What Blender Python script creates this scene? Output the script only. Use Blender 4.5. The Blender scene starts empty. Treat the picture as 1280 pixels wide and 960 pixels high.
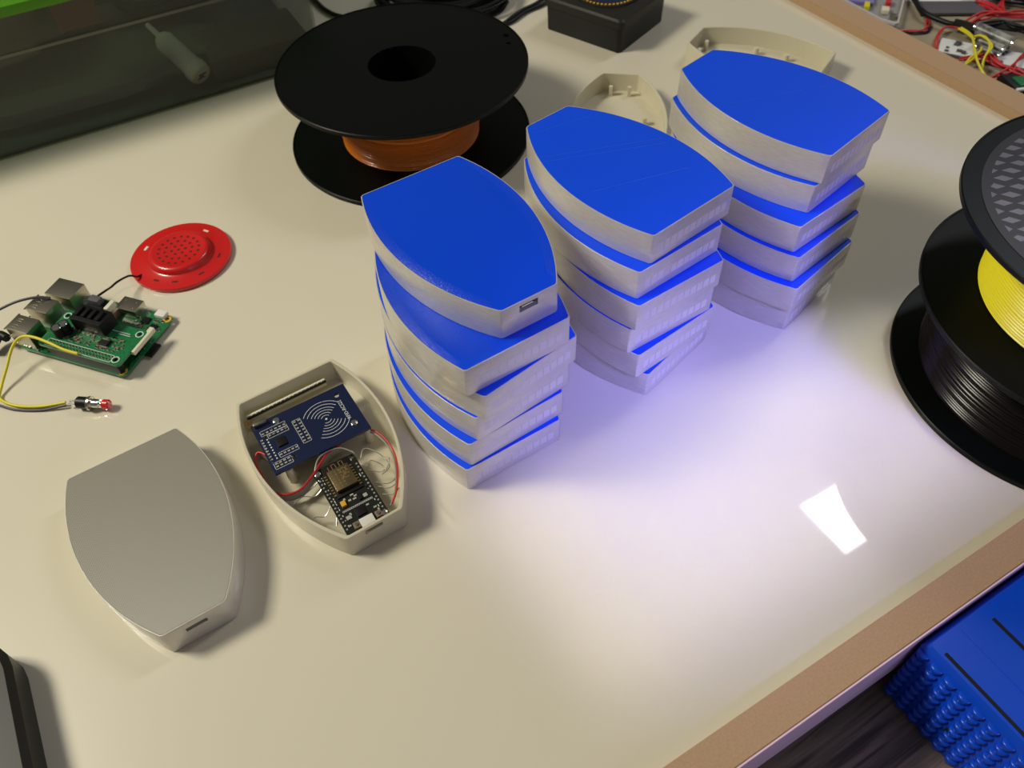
import bpy, bmesh, math, random
from mathutils import Vector, Matrix
random.seed(7)
C = bpy.context.scene.collection
S = 0.001          # everything below is measured in millimetres, table top at z = 0
TZ = 0.75          # height of the table top above the floor in metres
def W(x, y, z=0.0): return Vector((x*S, y*S, z*S + TZ))

# ------------------------------------------------------------------ camera
cam_d = bpy.data.cameras.new('camera'); cam = bpy.data.objects.new('camera', cam_d); C.objects.link(cam)
cam_d.sensor_width = 36.0; cam_d.lens = 1024.14/1280*36; cam_d.clip_start = 0.01; cam_d.clip_end = 50
cam.location = W(52.891, -54.64, 402.208)
cam.rotation_mode = 'XYZ'; cam.rotation_euler = (0.68520, 0.03154, -0.53680)
bpy.context.scene.camera = cam
cam_d.dof.use_dof = True; cam_d.dof.focus_distance = 0.46; cam_d.dof.aperture_fstop = 13
# ------------------------------------------------------------------ world, lamps, exposure
wd = bpy.data.worlds.new('room_light'); bpy.context.scene.world = wd; wd.use_nodes = True
wd.node_tree.nodes['Background'].inputs[0].default_value = (1.0, 0.95, 0.84, 1); wd.node_tree.nodes['Background'].inputs[1].default_value = 0.095
def area(name, loc, target, sx, sy, power, col, spread=180):
    l = bpy.data.lights.new(name, 'AREA'); l.shape = 'RECTANGLE'; l.size = sx*S; l.size_y = sy*S; l.energy = power; l.color = col; l.spread = math.radians(spread)
    o = bpy.data.objects.new(name, l); C.objects.link(o); o.location = W(*loc)
    d = W(*target) - W(*loc); o.rotation_euler = d.to_track_quat('-Z', 'Y').to_euler(); return o
area('warm_room_lamp', (-1000, 1000, 1500), (100, 300, 0), 480, 480, 31.0, (1.0, 0.94, 0.78))
p = area('ceiling_panel_lamp', (2074, 578, 1900), (2074, 578, 0), 1200, 198, 15.0, (0.93, 0.94, 1.0)); p.rotation_euler = (0, 0, 0)
area('cool_window_light', (385, -215, 350), (385, 172, 0), 400, 150, 0.30, (0.27, 0.25, 1.0), 20)
area('white_pool_fill', (300, 84, 1200), (300, 102, 0), 300, 124, 0.040, (0.95, 0.98, 0.90), 3.5)  # added beam; its white pool stands in for a bright ceiling's reflection
area('front_fill_light', (500, -800, 420), (330, 100, -20), 700, 300, 1.3, (0.74, 0.70, 1.0))  # added unseen fill, brightens faces turned to the front; not a window
vs = bpy.context.scene.view_settings
vs.view_transform = 'Standard'; vs.look = 'None'; vs.gamma = 1.0; vs.use_curve_mapping = False; vs.exposure = 0.0

# ------------------------------------------------------------------ materials
def mat(name, base, rough=0.5, metal=0.0, bump=None, vary=None, emis=None, **kw):
    """bump=(kind, scale_xyz, strength, distance) ; vary=(scale_xyz, colour2, contrast)"""
    m = bpy.data.materials.new(name); m.use_nodes = True; nt = m.node_tree; N = nt.nodes; Lk = nt.links
    b = N['Principled BSDF']; b.inputs['Base Color'].default_value = (*base, 1); b.inputs['Roughness'].default_value = rough; b.inputs['Metallic'].default_value = metal
    for k, v in kw.items(): b.inputs[k.replace('_', ' ')].default_value = v
    tc = N.new('ShaderNodeTexCoord')
    def mapped(sc, src='Object'):
        mp = N.new('ShaderNodeMapping'); mp.inputs['Scale'].default_value = sc; Lk.new(tc.outputs[src], mp.inputs[0]); return mp.outputs[0]
    if vary:
        n = N.new('ShaderNodeTexNoise'); n.inputs['Scale'].default_value = 1; n.inputs['Detail'].default_value = 5; Lk.new(mapped(vary[0]), n.inputs[0])
        r = N.new('ShaderNodeMapRange'); r.inputs[1].default_value = 0.5-vary[2]; r.inputs[2].default_value = 0.5+vary[2]; Lk.new(n.outputs[0], r.inputs[0])
        mx = N.new('ShaderNodeMix'); mx.data_type = 'RGBA'; mx.inputs[6].default_value = (*base, 1); mx.inputs[7].default_value = (*vary[1], 1)
        Lk.new(r.outputs[0], mx.inputs[0]); Lk.new(mx.outputs[2], b.inputs['Base Color'])
    if bump:
        kind, sc, st, dist = bump
        if kind == 'noise':
            n = N.new('ShaderNodeTexNoise'); n.inputs['Scale'].default_value = 1; n.inputs['Detail'].default_value = 2; Lk.new(mapped(sc), n.inputs[0]); out = n.outputs[0]
        elif kind == 'lines':     # fine parallel lines along a direction, broken up by noise
            w = N.new('ShaderNodeTexWave'); w.inputs['Scale'].default_value = 1; w.inputs['Distortion'].default_value = 0.6; w.inputs['Detail'].default_value = 2; Lk.new(mapped(sc), w.inputs[0]); out = w.outputs[0]
        elif kind == 'ringfade':  # contour lines that fade towards the middle, plus printed grain
            w = N.new('ShaderNodeTexWave'); w.bands_direction = 'Y'; w.inputs['Scale'].default_value = 1; w.inputs['Distortion'].default_value = 1.2; w.inputs['Detail'].default_value = 3; w.inputs['Detail Scale'].default_value = 4; Lk.new(mapped(sc, 'UV'), w.inputs[0])
            sx = N.new('ShaderNodeSeparateXYZ'); Lk.new(tc.outputs['UV'], sx.inputs[0]); r_ = N.new('ShaderNodeMapRange'); r_.inputs[1].default_value = 0.0; r_.inputs[2].default_value = 0.3; r_.inputs[3].default_value = 1.0; r_.inputs[4].default_value = 0.0; Lk.new(sx.outputs[1], r_.inputs[0])
            mu = N.new('ShaderNodeMath'); mu.operation = 'MULTIPLY'; Lk.new(w.outputs[1], mu.inputs[0]); Lk.new(r_.outputs[0], mu.inputs[1])
            n = N.new('ShaderNodeTexNoise'); n.inputs['Scale'].default_value = 900; n.inputs['Detail'].default_value = 1; Lk.new(tc.outputs['Object'], n.inputs[0])
            ad = N.new('ShaderNodeMath'); ad.operation = 'ADD'; Lk.new(mu.outputs[0], ad.inputs[0]); Lk.new(n.outputs[0], ad.inputs[1]); out = ad.outputs[0]
        else:                     # 'rings': printed contour lines that follow the outline (stored in UV y)
            w = N.new('ShaderNodeTexWave'); w.bands_direction = 'Y'; w.inputs['Scale'].default_value = 1; w.inputs['Distortion'].default_value = 0.8; w.inputs['Detail'].default_value = 3; w.inputs['Detail Scale'].default_value = 3; Lk.new(mapped(sc, 'UV'), w.inputs[0]); out = w.outputs[0]
        bp = N.new('ShaderNodeBump'); bp.inputs['Strength'].default_value = st; bp.inputs['Distance'].default_value = dist; Lk.new(out, bp.inputs['Height']); Lk.new(bp.outputs[0], b.inputs['Normal'])
    m.diffuse_color = (*base, 1)
    return m
def rgb(r, g, b):
    f = lambda c: (c/255/12.92) if c/255 <= 0.04045 else ((c/255+0.055)/1.055)**2.4
    return (f(r), f(g), f(b))
M = {}
M['table'] = mat('white_laminate', (0.70, 0.65, 0.50), 0.30, vary=((3, 3, 3), (0.74, 0.69, 0.54), 0.25), Coat_Weight=1.0, Coat_Roughness=0.03, Coat_IOR=1.5, Specular_IOR_Level=0.3)
M['edging'] = mat('edging_lavender_lit', (0.85, 0.62, 0.80), 0.5)  # white band; the lavender light on it is mixed into the base colour
M['mdf'] = mat('raw_mdf', (0.42, 0.265, 0.145), 0.85, vary=((900, 900, 900), (0.52, 0.34, 0.20), 0.3), bump=('noise', (1500, 1500, 1500), 0.3, 0.0002))
M['shell'] = mat('natural_print', (0.64, 0.605, 0.53), 0.36, bump=('noise', (170, 170, 1700), 0.65, 0.0004), vary=((150, 150, 1500), (0.76, 0.73, 0.66), 0.25), Metallic=0.35, Coat_Weight=0.5, Coat_Roughness=0.15, Subsurface_Weight=0.25, Subsurface_Radius=(0.004, 0.0036, 0.003))
M['shell_open'] = mat('natural_print_thin', (0.74, 0.69, 0.52), 0.38, bump=('noise', (260, 260, 2200), 0.4, 0.0002), Coat_Weight=0.3, Coat_Roughness=0.2, Subsurface_Weight=0.5, Subsurface_Radius=(0.005, 0.0045, 0.0035), Transmission_Weight=0.12)
M['pin_glow_pale'] = mat('pin_glow_print', (0.73, 0.69, 0.65), 0.4, Subsurface_Weight=0.3, Subsurface_Radius=(0.004, 0.004, 0.003))  # paler tone stands in for light coming through the print
M['blue_rings'] = mat('blue_print_ringed', (0.001, 0.062, 0.72), 0.31, bump=('noise', (900, 900, 900), 0.5, 0.0003), Specular_IOR_Level=0.3)
M['blue_flat'] = mat('blue_print_smooth', (0.001, 0.075, 0.86), 0.5, bump=('noise', (1100, 1100, 1100), 0.25, 0.0002), Specular_IOR_Level=0.25)
M['blue_scratch'] = mat('blue_print_scuff', (0.03, 0.15, 0.86), 0.35)
M['grey_lid'] = mat('grey_print', (0.245, 0.23, 0.18), 0.36, bump=('lines', (420, 260, 10), 0.45, 0.00015))
M['dark'] = mat('black_plastic', (0.008, 0.008, 0.008), 0.4, Specular_IOR_Level=0.3)
M['spool'] = mat('spool_black', (0.003, 0.004, 0.003), 0.38, Specular_IOR_Level=0.14)
M['orange'] = mat('orange_filament', (0.86, 0.25, 0.02), 0.25, Coat_Weight=0.5, vary=((10, 10, 300), (0.62, 0.15, 0.012), 0.3), Transmission_Weight=0.1)
M['yellow'] = mat('yellow_filament', (0.84, 0.74, 0.01), 0.35)
M['blackfil'] = mat('black_filament', (0.006, 0.004, 0.004), 0.22, Specular_IOR_Level=0.25)
M['hexgrey'] = mat('grey_diamond', (0.09, 0.085, 0.072), 0.4)
M['labelblack'] = mat('label_black', (0.018, 0.018, 0.014), 0.4, Specular_IOR_Level=0.25)
M['red'] = mat('red_plastic', (0.62, 0.012, 0.012), 0.3, Coat_Weight=0.4)
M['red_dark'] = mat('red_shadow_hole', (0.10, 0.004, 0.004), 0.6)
M['green'] = mat('green_solder_mask', (0.01, 0.19, 0.055), 0.3, Coat_Weight=0.4, vary=((700, 700, 700), (0.008, 0.13, 0.04), 0.1))
M['navy'] = mat('navy_solder_mask', (0.003, 0.010, 0.052), 0.35, Coat_Weight=0.15)
M['blackpcb'] = mat('black_solder_mask', (0.01, 0.011, 0.009), 0.35)
M['solder'] = mat('solder_pads', (0.60, 0.60, 0.52), 0.28, 0.35)
M['silver'] = mat('tinned_metal', (0.50, 0.47, 0.38), 0.28, 1.0, bump=('noise', (900, 900, 900), 0.2, 0.0002))
M['steel'] = mat('bright_steel', (0.85, 0.85, 0.82), 0.14, 1.0)
M['gold'] = mat('gold_pad', (0.75, 0.55, 0.22), 0.3, 1.0)
M['goldcan'] = mat('warm_metal_can', (0.30, 0.23, 0.13), 0.35, 1.0)
M['white'] = mat('white_plastic', (0.78, 0.76, 0.70), 0.4)
M['silk'] = mat('white_silkscreen', (0.70, 0.72, 0.70), 0.5)
M['cream'] = mat('cream_plastic', (0.72, 0.68, 0.50), 0.45)
M['amber'] = mat('amber_part', (0.75, 0.42, 0.03), 0.4)
M['brownpart'] = mat('brown_part', (0.22, 0.17, 0.11), 0.4)
M['wire_red'] = mat('red_wire', (0.55, 0.02, 0.025), 0.4)
M['wire_yel'] = mat('yellow_wire', (0.70, 0.62, 0.02), 0.4)
M['wire_blk'] = mat('black_wire', (0.007, 0.007, 0.007), 0.4, Specular_IOR_Level=0.25)
M['wire_vio'] = mat('violet_wire', (0.06, 0.045, 0.075), 0.4)
M['wire_grey'] = mat('grey_ribbon', (0.33, 0.30, 0.24), 0.45)
M['wire_clear'] = mat('silver_wire', (0.55, 0.53, 0.48), 0.25, 0.6)
M['case_blue'] = mat('blue_case_plastic', (0.002, 0.07, 0.66), 0.28, bump=('noise', (90, 90, 90), 0.08, 0.001))
M['slot'] = mat('slot_black', (0.002, 0.003, 0.008), 0.8)
M['tub_green'] = mat('green_lid', (0.09, 0.30, 0.008), 0.4)
M['junk_blue'] = mat('slate_bag', (0.10, 0.125, 0.15), 0.7, vary=((25, 25, 25), (0.17, 0.18, 0.17), 0.3))
M['junk_green'] = mat('dark_green_bag', (0.06, 0.13, 0.05), 0.7, vary=((20, 20, 20), (0.12, 0.16, 0.07), 0.3))
M['junk_brown'] = mat('brown_carton', (0.22, 0.085, 0.05), 0.7)
M['junk_olive'] = mat('olive_wrap', (0.17, 0.17, 0.10), 0.6, vary=((15, 15, 60), (0.30, 0.28, 0.18), 0.3))
M['paper'] = mat('white_paper', (0.82, 0.82, 0.85), 0.7)
M['bench'] = mat('worn_bench_board', (0.36, 0.31, 0.20), 0.7, vary=((30, 30, 30), (0.24, 0.20, 0.13), 0.22))
M['legwood'] = mat('table_leg_paint', (0.4, 0.4, 0.4), 0.5)
M['violet'] = mat('violet_part', (0.20, 0.17, 0.45), 0.6)
M['slate'] = mat('slate_grey', (0.085, 0.08, 0.09), 0.6)
M['cell'] = mat('battery_wrap', (0.06, 0.06, 0.06), 0.35, vary=((120, 120, 120), (0.34, 0.34, 0.32), 0.12))
def glassy(name, tint, alpha, rough, dif):
    m = bpy.data.materials.new(name); m.use_nodes = True; nt = m.node_tree; N = nt.nodes; Lk = nt.links
    b = N['Principled BSDF']; b.inputs['Base Color'].default_value = (*dif, 1); b.inputs['Roughness'].default_value = rough
    t = N.new('ShaderNodeBsdfTransparent'); t.inputs[0].default_value = (*tint, 1); mx = N.new('ShaderNodeMixShader'); mx.inputs[0].default_value = alpha
    Lk.new(t.outputs[0], mx.inputs[1]); Lk.new(b.outputs[0], mx.inputs[2]); Lk.new(mx.outputs[0], N['Material Output'].inputs[0]); return m
M['tub'] = glassy('frosted_tub', (0.93, 0.94, 0.92), 0.25, 0.35, (0.16, 0.17, 0.13))
M['lid_glass'] = glassy('green_translucent_lid', (0.80, 0.92, 0.70), 0.62, 0.4, (0.10, 0.34, 0.008))
M['tub_rib'] = glassy('frosted_tub_rib', (0.8, 0.84, 0.74), 0.8, 0.3, (0.19, 0.20, 0.14))
M['clear'] = glassy('clear_tray', (0.95, 0.95, 0.95), 0.25, 0.15, (0.6, 0.6, 0.65))
M['clear_rim'] = glassy('clear_tray_rim', (0.95, 0.95, 0.95), 0.85, 0.15, (0.62, 0.60, 0.60))
def wood():
    m = bpy.data.materials.new('dark_oak_laminate'); m.use_nodes = True; nt = m.node_tree; N = nt.nodes; Lk = nt.links; b = N['Principled BSDF']
    tc = N.new('ShaderNodeTexCoord'); mp = N.new('ShaderNodeMapping'); mp.inputs['Scale'].default_value = (14, 260, 260); mp.inputs['Rotation'].default_value = (0, 0, 0.12); Lk.new(tc.outputs['Object'], mp.inputs[0])
    n = N.new('ShaderNodeTexNoise'); n.inputs['Scale'].default_value = 1; n.inputs['Detail'].default_value = 8; n.inputs['Distortion'].default_value = 0.6; Lk.new(mp.outputs[0], n.inputs[0])
    r = N.new('ShaderNodeValToRGB'); r.color_ramp.elements[0].position = 0.33; r.color_ramp.elements[0].color = (0.09, 0.068, 0.060, 1); r.color_ramp.elements[1].position = 0.68; r.color_ramp.elements[1].color = (0.33, 0.26, 0.21, 1)
    Lk.new(n.outputs[0], r.inputs[0]); Lk.new(r.outputs[0], b.inputs['Base Color']); b.inputs['Roughness'].default_value = 0.55
    bp = N.new('ShaderNodeBump'); bp.inputs['Strength'].default_value = 0.3; bp.inputs['Distance'].default_value = 0.0003; Lk.new(n.outputs[0], bp.inputs['Height']); Lk.new(bp.outputs[0], b.inputs['Normal']); return m
M['wood'] = wood()

# ------------------------------------------------------------------ mesh helpers (mm in, metres out)
def finish(name, bm, m, parent=None, angle=35, merge=False):
    me = bpy.data.meshes.new(name)
    for v in bm.verts: v.co *= S
    bmesh.ops.recalc_face_normals(bm, faces=bm.faces)
    for f in bm.faces: f.smooth = True
    bm.to_mesh(me); bm.free(); me.set_sharp_from_angle(angle=math.radians(angle))
    for x in (m if isinstance(m, list) else [m]): me.materials.append(M[x] if isinstance(x, str) else x)
    o = bpy.data.objects.new(name, me); C.objects.link(o)
    if parent is not None: o.parent = parent
    return o
def thing(name, label, cat, loc=(0, 0, 0), rz=0.0, group=None):
    o = bpy.data.objects.new(name, None); C.objects.link(o); o.empty_display_size = 0.02
    o.location = W(*loc); o.rotation_euler = (0, 0, rz); o['label'] = label; o['category'] = cat
    if group: o['group'] = group
    return o
def tag(o, label, cat, group=None, loc=None, rz=0.0):
    o['label'] = label; o['category'] = cat
    if group: o['group'] = group
    if loc is not None: o.location = W(*loc); o.rotation_euler = (0, 0, rz)
    return o
def box(bm, x0, y0, z0, x1, y1, z1, bev=0.0, rz=0.0, c=None):
    g = bmesh.ops.create_cube(bm, size=1.0); vs_ = g['verts']
    for v in vs_: v.co = Vector(((x0+x1)/2+v.co.x*(x1-x0), (y0+y1)/2+v.co.y*(y1-y0), (z0+z1)/2+v.co.z*(z1-z0)))
    if bev > 0:
        ed = list({e for v in vs_ for e in v.link_edges}); r = bmesh.ops.bevel(bm, geom=ed, offset=bev, segments=2, profile=0.7, affect='EDGES'); vs_ = list({v for f in r['faces'] for v in f.verts} | {v for v in vs_ if v.is_valid})
    if rz: bmesh.ops.rotate(bm, verts=vs_, cent=c or ((x0+x1)/2, (y0+y1)/2, 0), matrix=Matrix.Rotation(rz, 3, 'Z'))
    return vs_
def boxo(name, m, parent, x0, y0, z0, x1, y1, z1, bev=0.0, rz=0.0):
    bm = bmesh.new(); box(bm, x0, y0, z0, x1, y1, z1, bev, rz); return finish(name, bm, m, parent)
def lathe(bm, prof, n=64, c=(0, 0), a0=0.0):
    """prof: list of (r, z); closed around z"""
    rings = []
    for r, z in prof:
        if r < 1e-6: rings.append([bm.verts.new((c[0], c[1], z))])
        else: rings.append([bm.verts.new((c[0]+r*math.cos(a0+2*math.pi*i/n), c[1]+r*math.sin(a0+2*math.pi*i/n), z)) for i in range(n)])
    for A, B in zip(rings, rings[1:]):
        for i in range(n):
            j = (i+1) % n
            if len(A) == 1 and len(B) == 1: continue
            if len(A) == 1: bm.faces.new((A[0], B[i], B[j]))
            elif len(B) == 1: bm.faces.new((A[i], A[j], B[0]))
            else: bm.faces.new((A[i], A[j], B[j], B[i]))
def latheo(name, m, parent, prof, n=48, c=(0, 0), angle=35):
    bm = bmesh.new(); lathe(bm, prof, n, c); return finish(name, bm, m, parent, angle)
def cyl(bm, p0, p1, r0, r1=None, n=16):
    r1 = r0 if r1 is None else r1
    p0 = Vector(p0); p1 = Vector(p1); d = (p1-p0); q = d.to_track_quat('Z', 'Y').to_matrix()
    A = [bm.verts.new(p0+q@Vector((r0*math.cos(2*math.pi*i/n), r0*math.sin(2*math.pi*i/n), 0))) for i in range(n)]
    B = [bm.verts.new(p1+q@Vector((r1*math.cos(2*math.pi*i/n), r1*math.sin(2*math.pi*i/n), 0))) for i in range(n)]
    for i in range(n): bm.faces.new((A[i], A[(i+1) % n], B[(i+1) % n], B[i]))
    bm.faces.new(A[::-1]); bm.faces.new(B)
def smooth_path(pts, per=8):
    P = [Vector(p) for p in pts]; out = []
    for i in range(len(P)-1):
        a = P[max(i-1, 0)]; b = P[i]; c = P[i+1]; d = P[min(i+2, len(P)-1)]
        for k in range(per):
            t = k/per; out.append(0.5*((2*b)+(c-a)*t+(2*a-5*b+4*c-d)*t*t+(3*b-a-3*c+d)*t*t*t))
    out.append(P[-1]); return out
def tube(bm, pts, r, n=8, per=8, smooth=True):
    P = smooth_path(pts, per) if smooth else [Vector(p) for p in pts]
    prev = None; rings = []; up = Vector((0, 0, 1))
    for i, p in enumerate(P):
        t = (P[min(i+1, len(P)-1)]-P[max(i-1, 0)]).normalized()
        s = t.cross(up)
        if s.length < 1e-3: s = Vector((1, 0, 0))
        s.normalize(); u = s.cross(t); rings.append([bm.verts.new(p+(s*math.cos(2*math.pi*k/n)+u*math.sin(2*math.pi*k/n))*r) for k in range(n)])
    for A, B in zip(rings, rings[1:]):
        for k in range(n): bm.faces.new((A[k], A[(k+1) % n], B[(k+1) % n], B[k]))
    bm.faces.new(rings[0][::-1]); bm.faces.new(rings[-1])
def tubeo(name, m, parent, pts, r, n=8, per=8):
    bm = bmesh.new(); tube(bm, pts, r, n, per); return finish(name, bm, m, parent, 60)
def plate(name, m, parent, outline, holes, z0, z1, n=24):
    """flat plate with round holes; outline list of xy, holes list of (x, y, r[, squash])"""
    cu = bpy.data.curves.new(name, 'CURVE'); cu.dimensions = '2D'; cu.fill_mode = 'BOTH'; cu.extrude = (z1-z0)/2*S
    def spl(pts):
        s = cu.splines.new('POLY'); s.points.add(len(pts)-1)
        for q, (x, y) in zip(s.points, pts): q.co = (x*S, y*S, 0, 1)
        s.use_cyclic_u = True
    spl(outline)
    for h in holes:
        if len(h) > 4: spl(h)
        else: spl([(h[0]+h[2]*math.cos(-2*math.pi*i/n), h[1]+h[2]*math.sin(-2*math.pi*i/n)) for i in range(n)])
    t = bpy.data.objects.new('t', cu); C.objects.link(t); dg = bpy.context.evaluated_depsgraph_get()
    me = bpy.data.meshes.new_from_object(t.evaluated_get(dg)); bpy.data.objects.remove(t)
    me.name = name; me.transform(Matrix.Translation((0, 0, (z0+z1)/2*S))); me.materials.clear(); me.materials.append(M[m])
    for p_ in me.polygons: p_.use_smooth = True
    me.set_sharp_from_angle(angle=math.radians(35))
    o = bpy.data.objects.new(name, me); C.objects.link(o)
    if parent is not None: o.parent = parent
    return o
def rect(x0, y0, x1, y1, r=0.0):
    if r <= 0: return [(x0, y0), (x1, y0), (x1, y1), (x0, y1)]
    out = []
    for cx, cy, a in ((x1-r, y0+r, -90), (x1-r, y1-r, 0), (x0+r, y1-r, 90), (x0+r, y0+r, 180)):
        for k in range(6): t = math.radians(a+90*k/5); out.append((cx+r*math.cos(t), cy+r*math.sin(t)))
    return out
def circ(r, n=96, c=(0, 0)): return [(c[0]+r*math.cos(2*math.pi*i/n), c[1]+r*math.sin(2*math.pi*i/n)) for i in range(n)]
def loft(bm, rings, cap0=True, cap1=True, uvd=None):
    R = [[bm.verts.new((x, y, z)) for x, y in pts] for pts, z in rings]
    for A, B in zip(R, R[1:]):
        n = len(A)
        for i in range(n): bm.faces.new((A[i], A[(i+1) % n], B[(i+1) % n], B[i]))
    if cap0: bm.faces.new(R[0][::-1])
    if cap1: bm.faces.new(R[-1])
    return R
def cut(o, x0, y0, z0, x1, y1, z1):
    bm = bmesh.new(); box(bm, x0, y0, z0, x1, y1, z1); k = finish('cutter', bm, 'dark')
    md = o.modifiers.new('b', 'BOOLEAN'); md.object = k; md.operation = 'DIFFERENCE'; md.solver = 'EXACT'
    par = o.parent; o.parent = None; bpy.context.view_layer.update(); dg = bpy.context.evaluated_depsgraph_get()
    me = bpy.data.meshes.new_from_object(o.evaluated_get(dg)); o.modifiers.clear(); me.set_sharp_from_angle(angle=math.radians(35)); o.data = me; o.parent = par
    while len(me.materials) > 1: me.materials.pop()
    bpy.data.objects.remove(k)

# ------------------------------------------------------------------ setting
bm = bmesh.new(); box(bm, -3000, -3000, -770, 4000, 4000, -750); o = finish('floor', bm, 'wood'); o['kind'] = 'structure'; o.location = (0, 0, TZ)
# ------------------------------------------------------------------ work table
tb = thing('work_table', 'glossy white table with raised raw fibreboard edging that everything stands on', 'table', (0, 0, -750))
def up(o): o.location.z = 0.75; return o
def prism(name, m, parent, poly, z0, z1):
    bm = bmesh.new(); loft(bm, [(poly, z0), (poly, z1)]); return finish(name, bm, m, parent)
fx = lambda y, off=0.0: 700.3 + (515-y)*0.0248 + off     # inner foot of the far edging
up(prism('tabletop', 'table', tb, [(-700, -14.8), (fx(-14.8, 22), -14.8), (fx(1050, 22), 1050), (-700, 1050)], -36, 0))
up(prism('front_edge_band', 'edging', tb, [(-700, -15.5), (fx(-14, 27), -15.5), (fx(-14, 27), -14.8), (-700, -14.8)], -36, 8.7))
def rimstrip(name, poly):
    bm = bmesh.new(); loft(bm, [(poly, -0.4), (poly, 9)]); e = [e for e in bm.edges if min(v.co.z for v in e.verts) > 8]
    bmesh.ops.bevel(bm, geom=e, offset=0.5, segments=2, affect='EDGES'); return up(finish(name, bm, 'mdf', tb))
rimstrip('front_edging_strip', [(-700, -14.8), (fx(-14, 27), -14.8), (fx(2.2, 27), 2.2), (-700, 2.2)])
rimstrip('far_edging_strip', [(fx(2.3), 2.3), (fx(2.3, 27), 2.3), (fx(1050, 27), 1050), (fx(1050), 1050)])
for x, y in ((-660, 30), (660, 30), (-660, 1000), (660, 1000)):
    o = boxo('leg', 'legwood', tb, x-25, y-25, -750, x+25, y+25, -36, 2); o.location.z = 0.75
# ------------------------------------------------------------------ bench beyond the far edging, low wooden table at the front
be = thing('workbench', 'worn brown bench board beyond the far edging, littered with electronics', 'bench', (0, 0, -750))
up(prism('bench_top', 'bench', be, [(736, -100), (1500, -100), (1500, 1100), (718, 1100)], -25, 0))
for x, y in ((790, -60), (1450, -60), (780, 1050), (1450, 1050)):
    o = boxo('leg', 'legwood', be, x-25, y-25, -750, x+25, y+25, -25, 2); o.location.z = 0.75
lt = thing('side_table', 'dark wood-grain low table in front of the white table, under the blue case', 'side table', (0, 0, -750))
up(prism('table_board', 'wood', lt, [(60, -420), (700, -420), (700, 60), (60, 60)], -84, -60))
for x, y in ((90, 30), (670, 10), (90, -390), (670, -390)):
    o = boxo('leg', 'slate', lt, x-18, y-18, -750, x+18, y+18, -84, 2); o.location.z = 0.75

# ------------------------------------------------------------------ the printed cases
L, W1, W2, SG, H = 120.87, 63.5, 33.6, 15.7, 19.72
def outline(ins=0.0, rc=0.9, n=22, k=1.0):
    """narrow end at -Y, wide end at +Y, sides are circular arcs"""
    l, w1, w2 = L-2*ins, W1-2*ins*0.9, W2-2*ins*0.9
    ax, ay, bx_, by_ = w2/2, -l/2, w1/2, l/2
    dx, dy = bx_-ax, by_-ay; cl = math.hypot(dx, dy); R = (cl*cl/4+SG*SG)/(2*SG); mx, my = (ax+bx_)/2, (ay+by_)/2
    nx, ny = dy/cl, -dx/cl; cx, cy = mx-nx*(R-SG), my-ny*(R-SG)
    a0 = math.atan2(ay-cy, ax-cx); a1 = math.atan2(by_-cy, bx_-cx)
    e = rc/R
    right = [(cx+R*math.cos(a0+e+(a1-a0-2*e)*i/n), cy+R*math.sin(a0+e+(a1-a0-2*e)*i/n)) for i in range(n+1)]
    pts = [(ax-rc, ay)] + right + [(bx_-rc, by_)]
    pts = pts + [(-x, y) for x, y in reversed(pts)]
    return [(x*k, y*k) for x, y in pts]
def lid_mesh(name, m, parent, z0, z1, ins=0.6):
    bm = bmesh.new(); uv = bm.loops.layers.uv.new('UVMap'); ks = [1-0.02*i for i in range(0, 40)]
    base = outline(ins); R = [[bm.verts.new((x, y, z0)) for x, y in base]]
    depth = {}
    for v in R[0]: depth[v] = 0
    R.append([bm.verts.new((x, y, z1-0.15)) for x, y in base])
    if m == 'blue_rings': ks = [1-0.0085*i for i in range(0, 60)]
    for i, k in enumerate(ks):
        dz = -0.16*max(0.0, 1-i/52.0) if (m == 'blue_rings' and i % 2) else 0.0       # printed contour ridges
        q = outline(ins+0.15, k=k); R.append([bm.verts.new((x, y, z1+dz)) for x, y in q])
        for v in R[-1]: depth[v] = (1-k)
    for v in R[1]: depth[v] = 0
    for A, B in zip(R, R[1:]):
        n = len(A)
        for i in range(n): bm.faces.new((A[i], A[(i+1) % n], B[(i+1) % n], B[i]))
    bm.faces.new(R[0][::-1]); bm.faces.new(R[-1])
    for f in bm.faces:
        for l in f.loops: l[uv].uv = (0.0, depth[l.vert])
    return finish(name, bm, m, parent)
def body_mesh(parent, slot):
    bm = bmesh.new()
    loft(bm, [(outline(0.5), 0), (outline(0), 0.4), (outline(0), H-0.55), (outline(0.2), H-0.12), (outline(0.55), H-0.12), (outline(0.55), H-1.6)])
    o = finish('case_body', bm, 'shell', parent)
    if slot: cut(o, -6.0, -L/2-2, slot, 5.0, -L/2+4, slot+(4.4 if slot > 12.2 else 3.0))
    return o
def port(parent, x0=-6.0, z0=12.6, w=11.0, dy=0.0):
    q = boxo('socket', 'dark', parent, x0+0.1, -L/2+2.6+dy, z0+0.1, x0+w-0.1, -L/2+3.9+dy, z0+3.1)
    boxo('metal_tongue', 'steel', q, x0+2.2, -L/2+1.3+dy, z0+1.2, x0+w-2.2, -L/2+2.6+dy, z0+2.0)
    return q
def pin_glow(parent):     # pale plates painted as the glow of pins behind the wide end wall
    bm = bmesh.new()
    for i in range(11): box(bm, -27+i*5.0, L/2-0.2, 5.6, -27+i*5.0+3.9, L/2+0.06, 11.6, 0)
    o = finish('pin_glow_row', bm, 'pin_glow_pale', parent); o['kind'] = 'stuff'; return o
def make_case(label, group, slot=False, lid='blue_flat', cat='case'):
    t = thing('printed_case', label, cat, group=group); body_mesh(t, slot)
    l = lid_mesh('lid', lid, t, H-1.6, H)
    if slot: port(t, z0=slot)
    else: pin_glow(t)
    return t
def copy_tree(o, parent=None):
    c = o.copy(); C.objects.link(c)
    if parent is not None: c.parent = parent
    for ch in list(o.children): copy_tree(ch, c)
    return c
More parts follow.
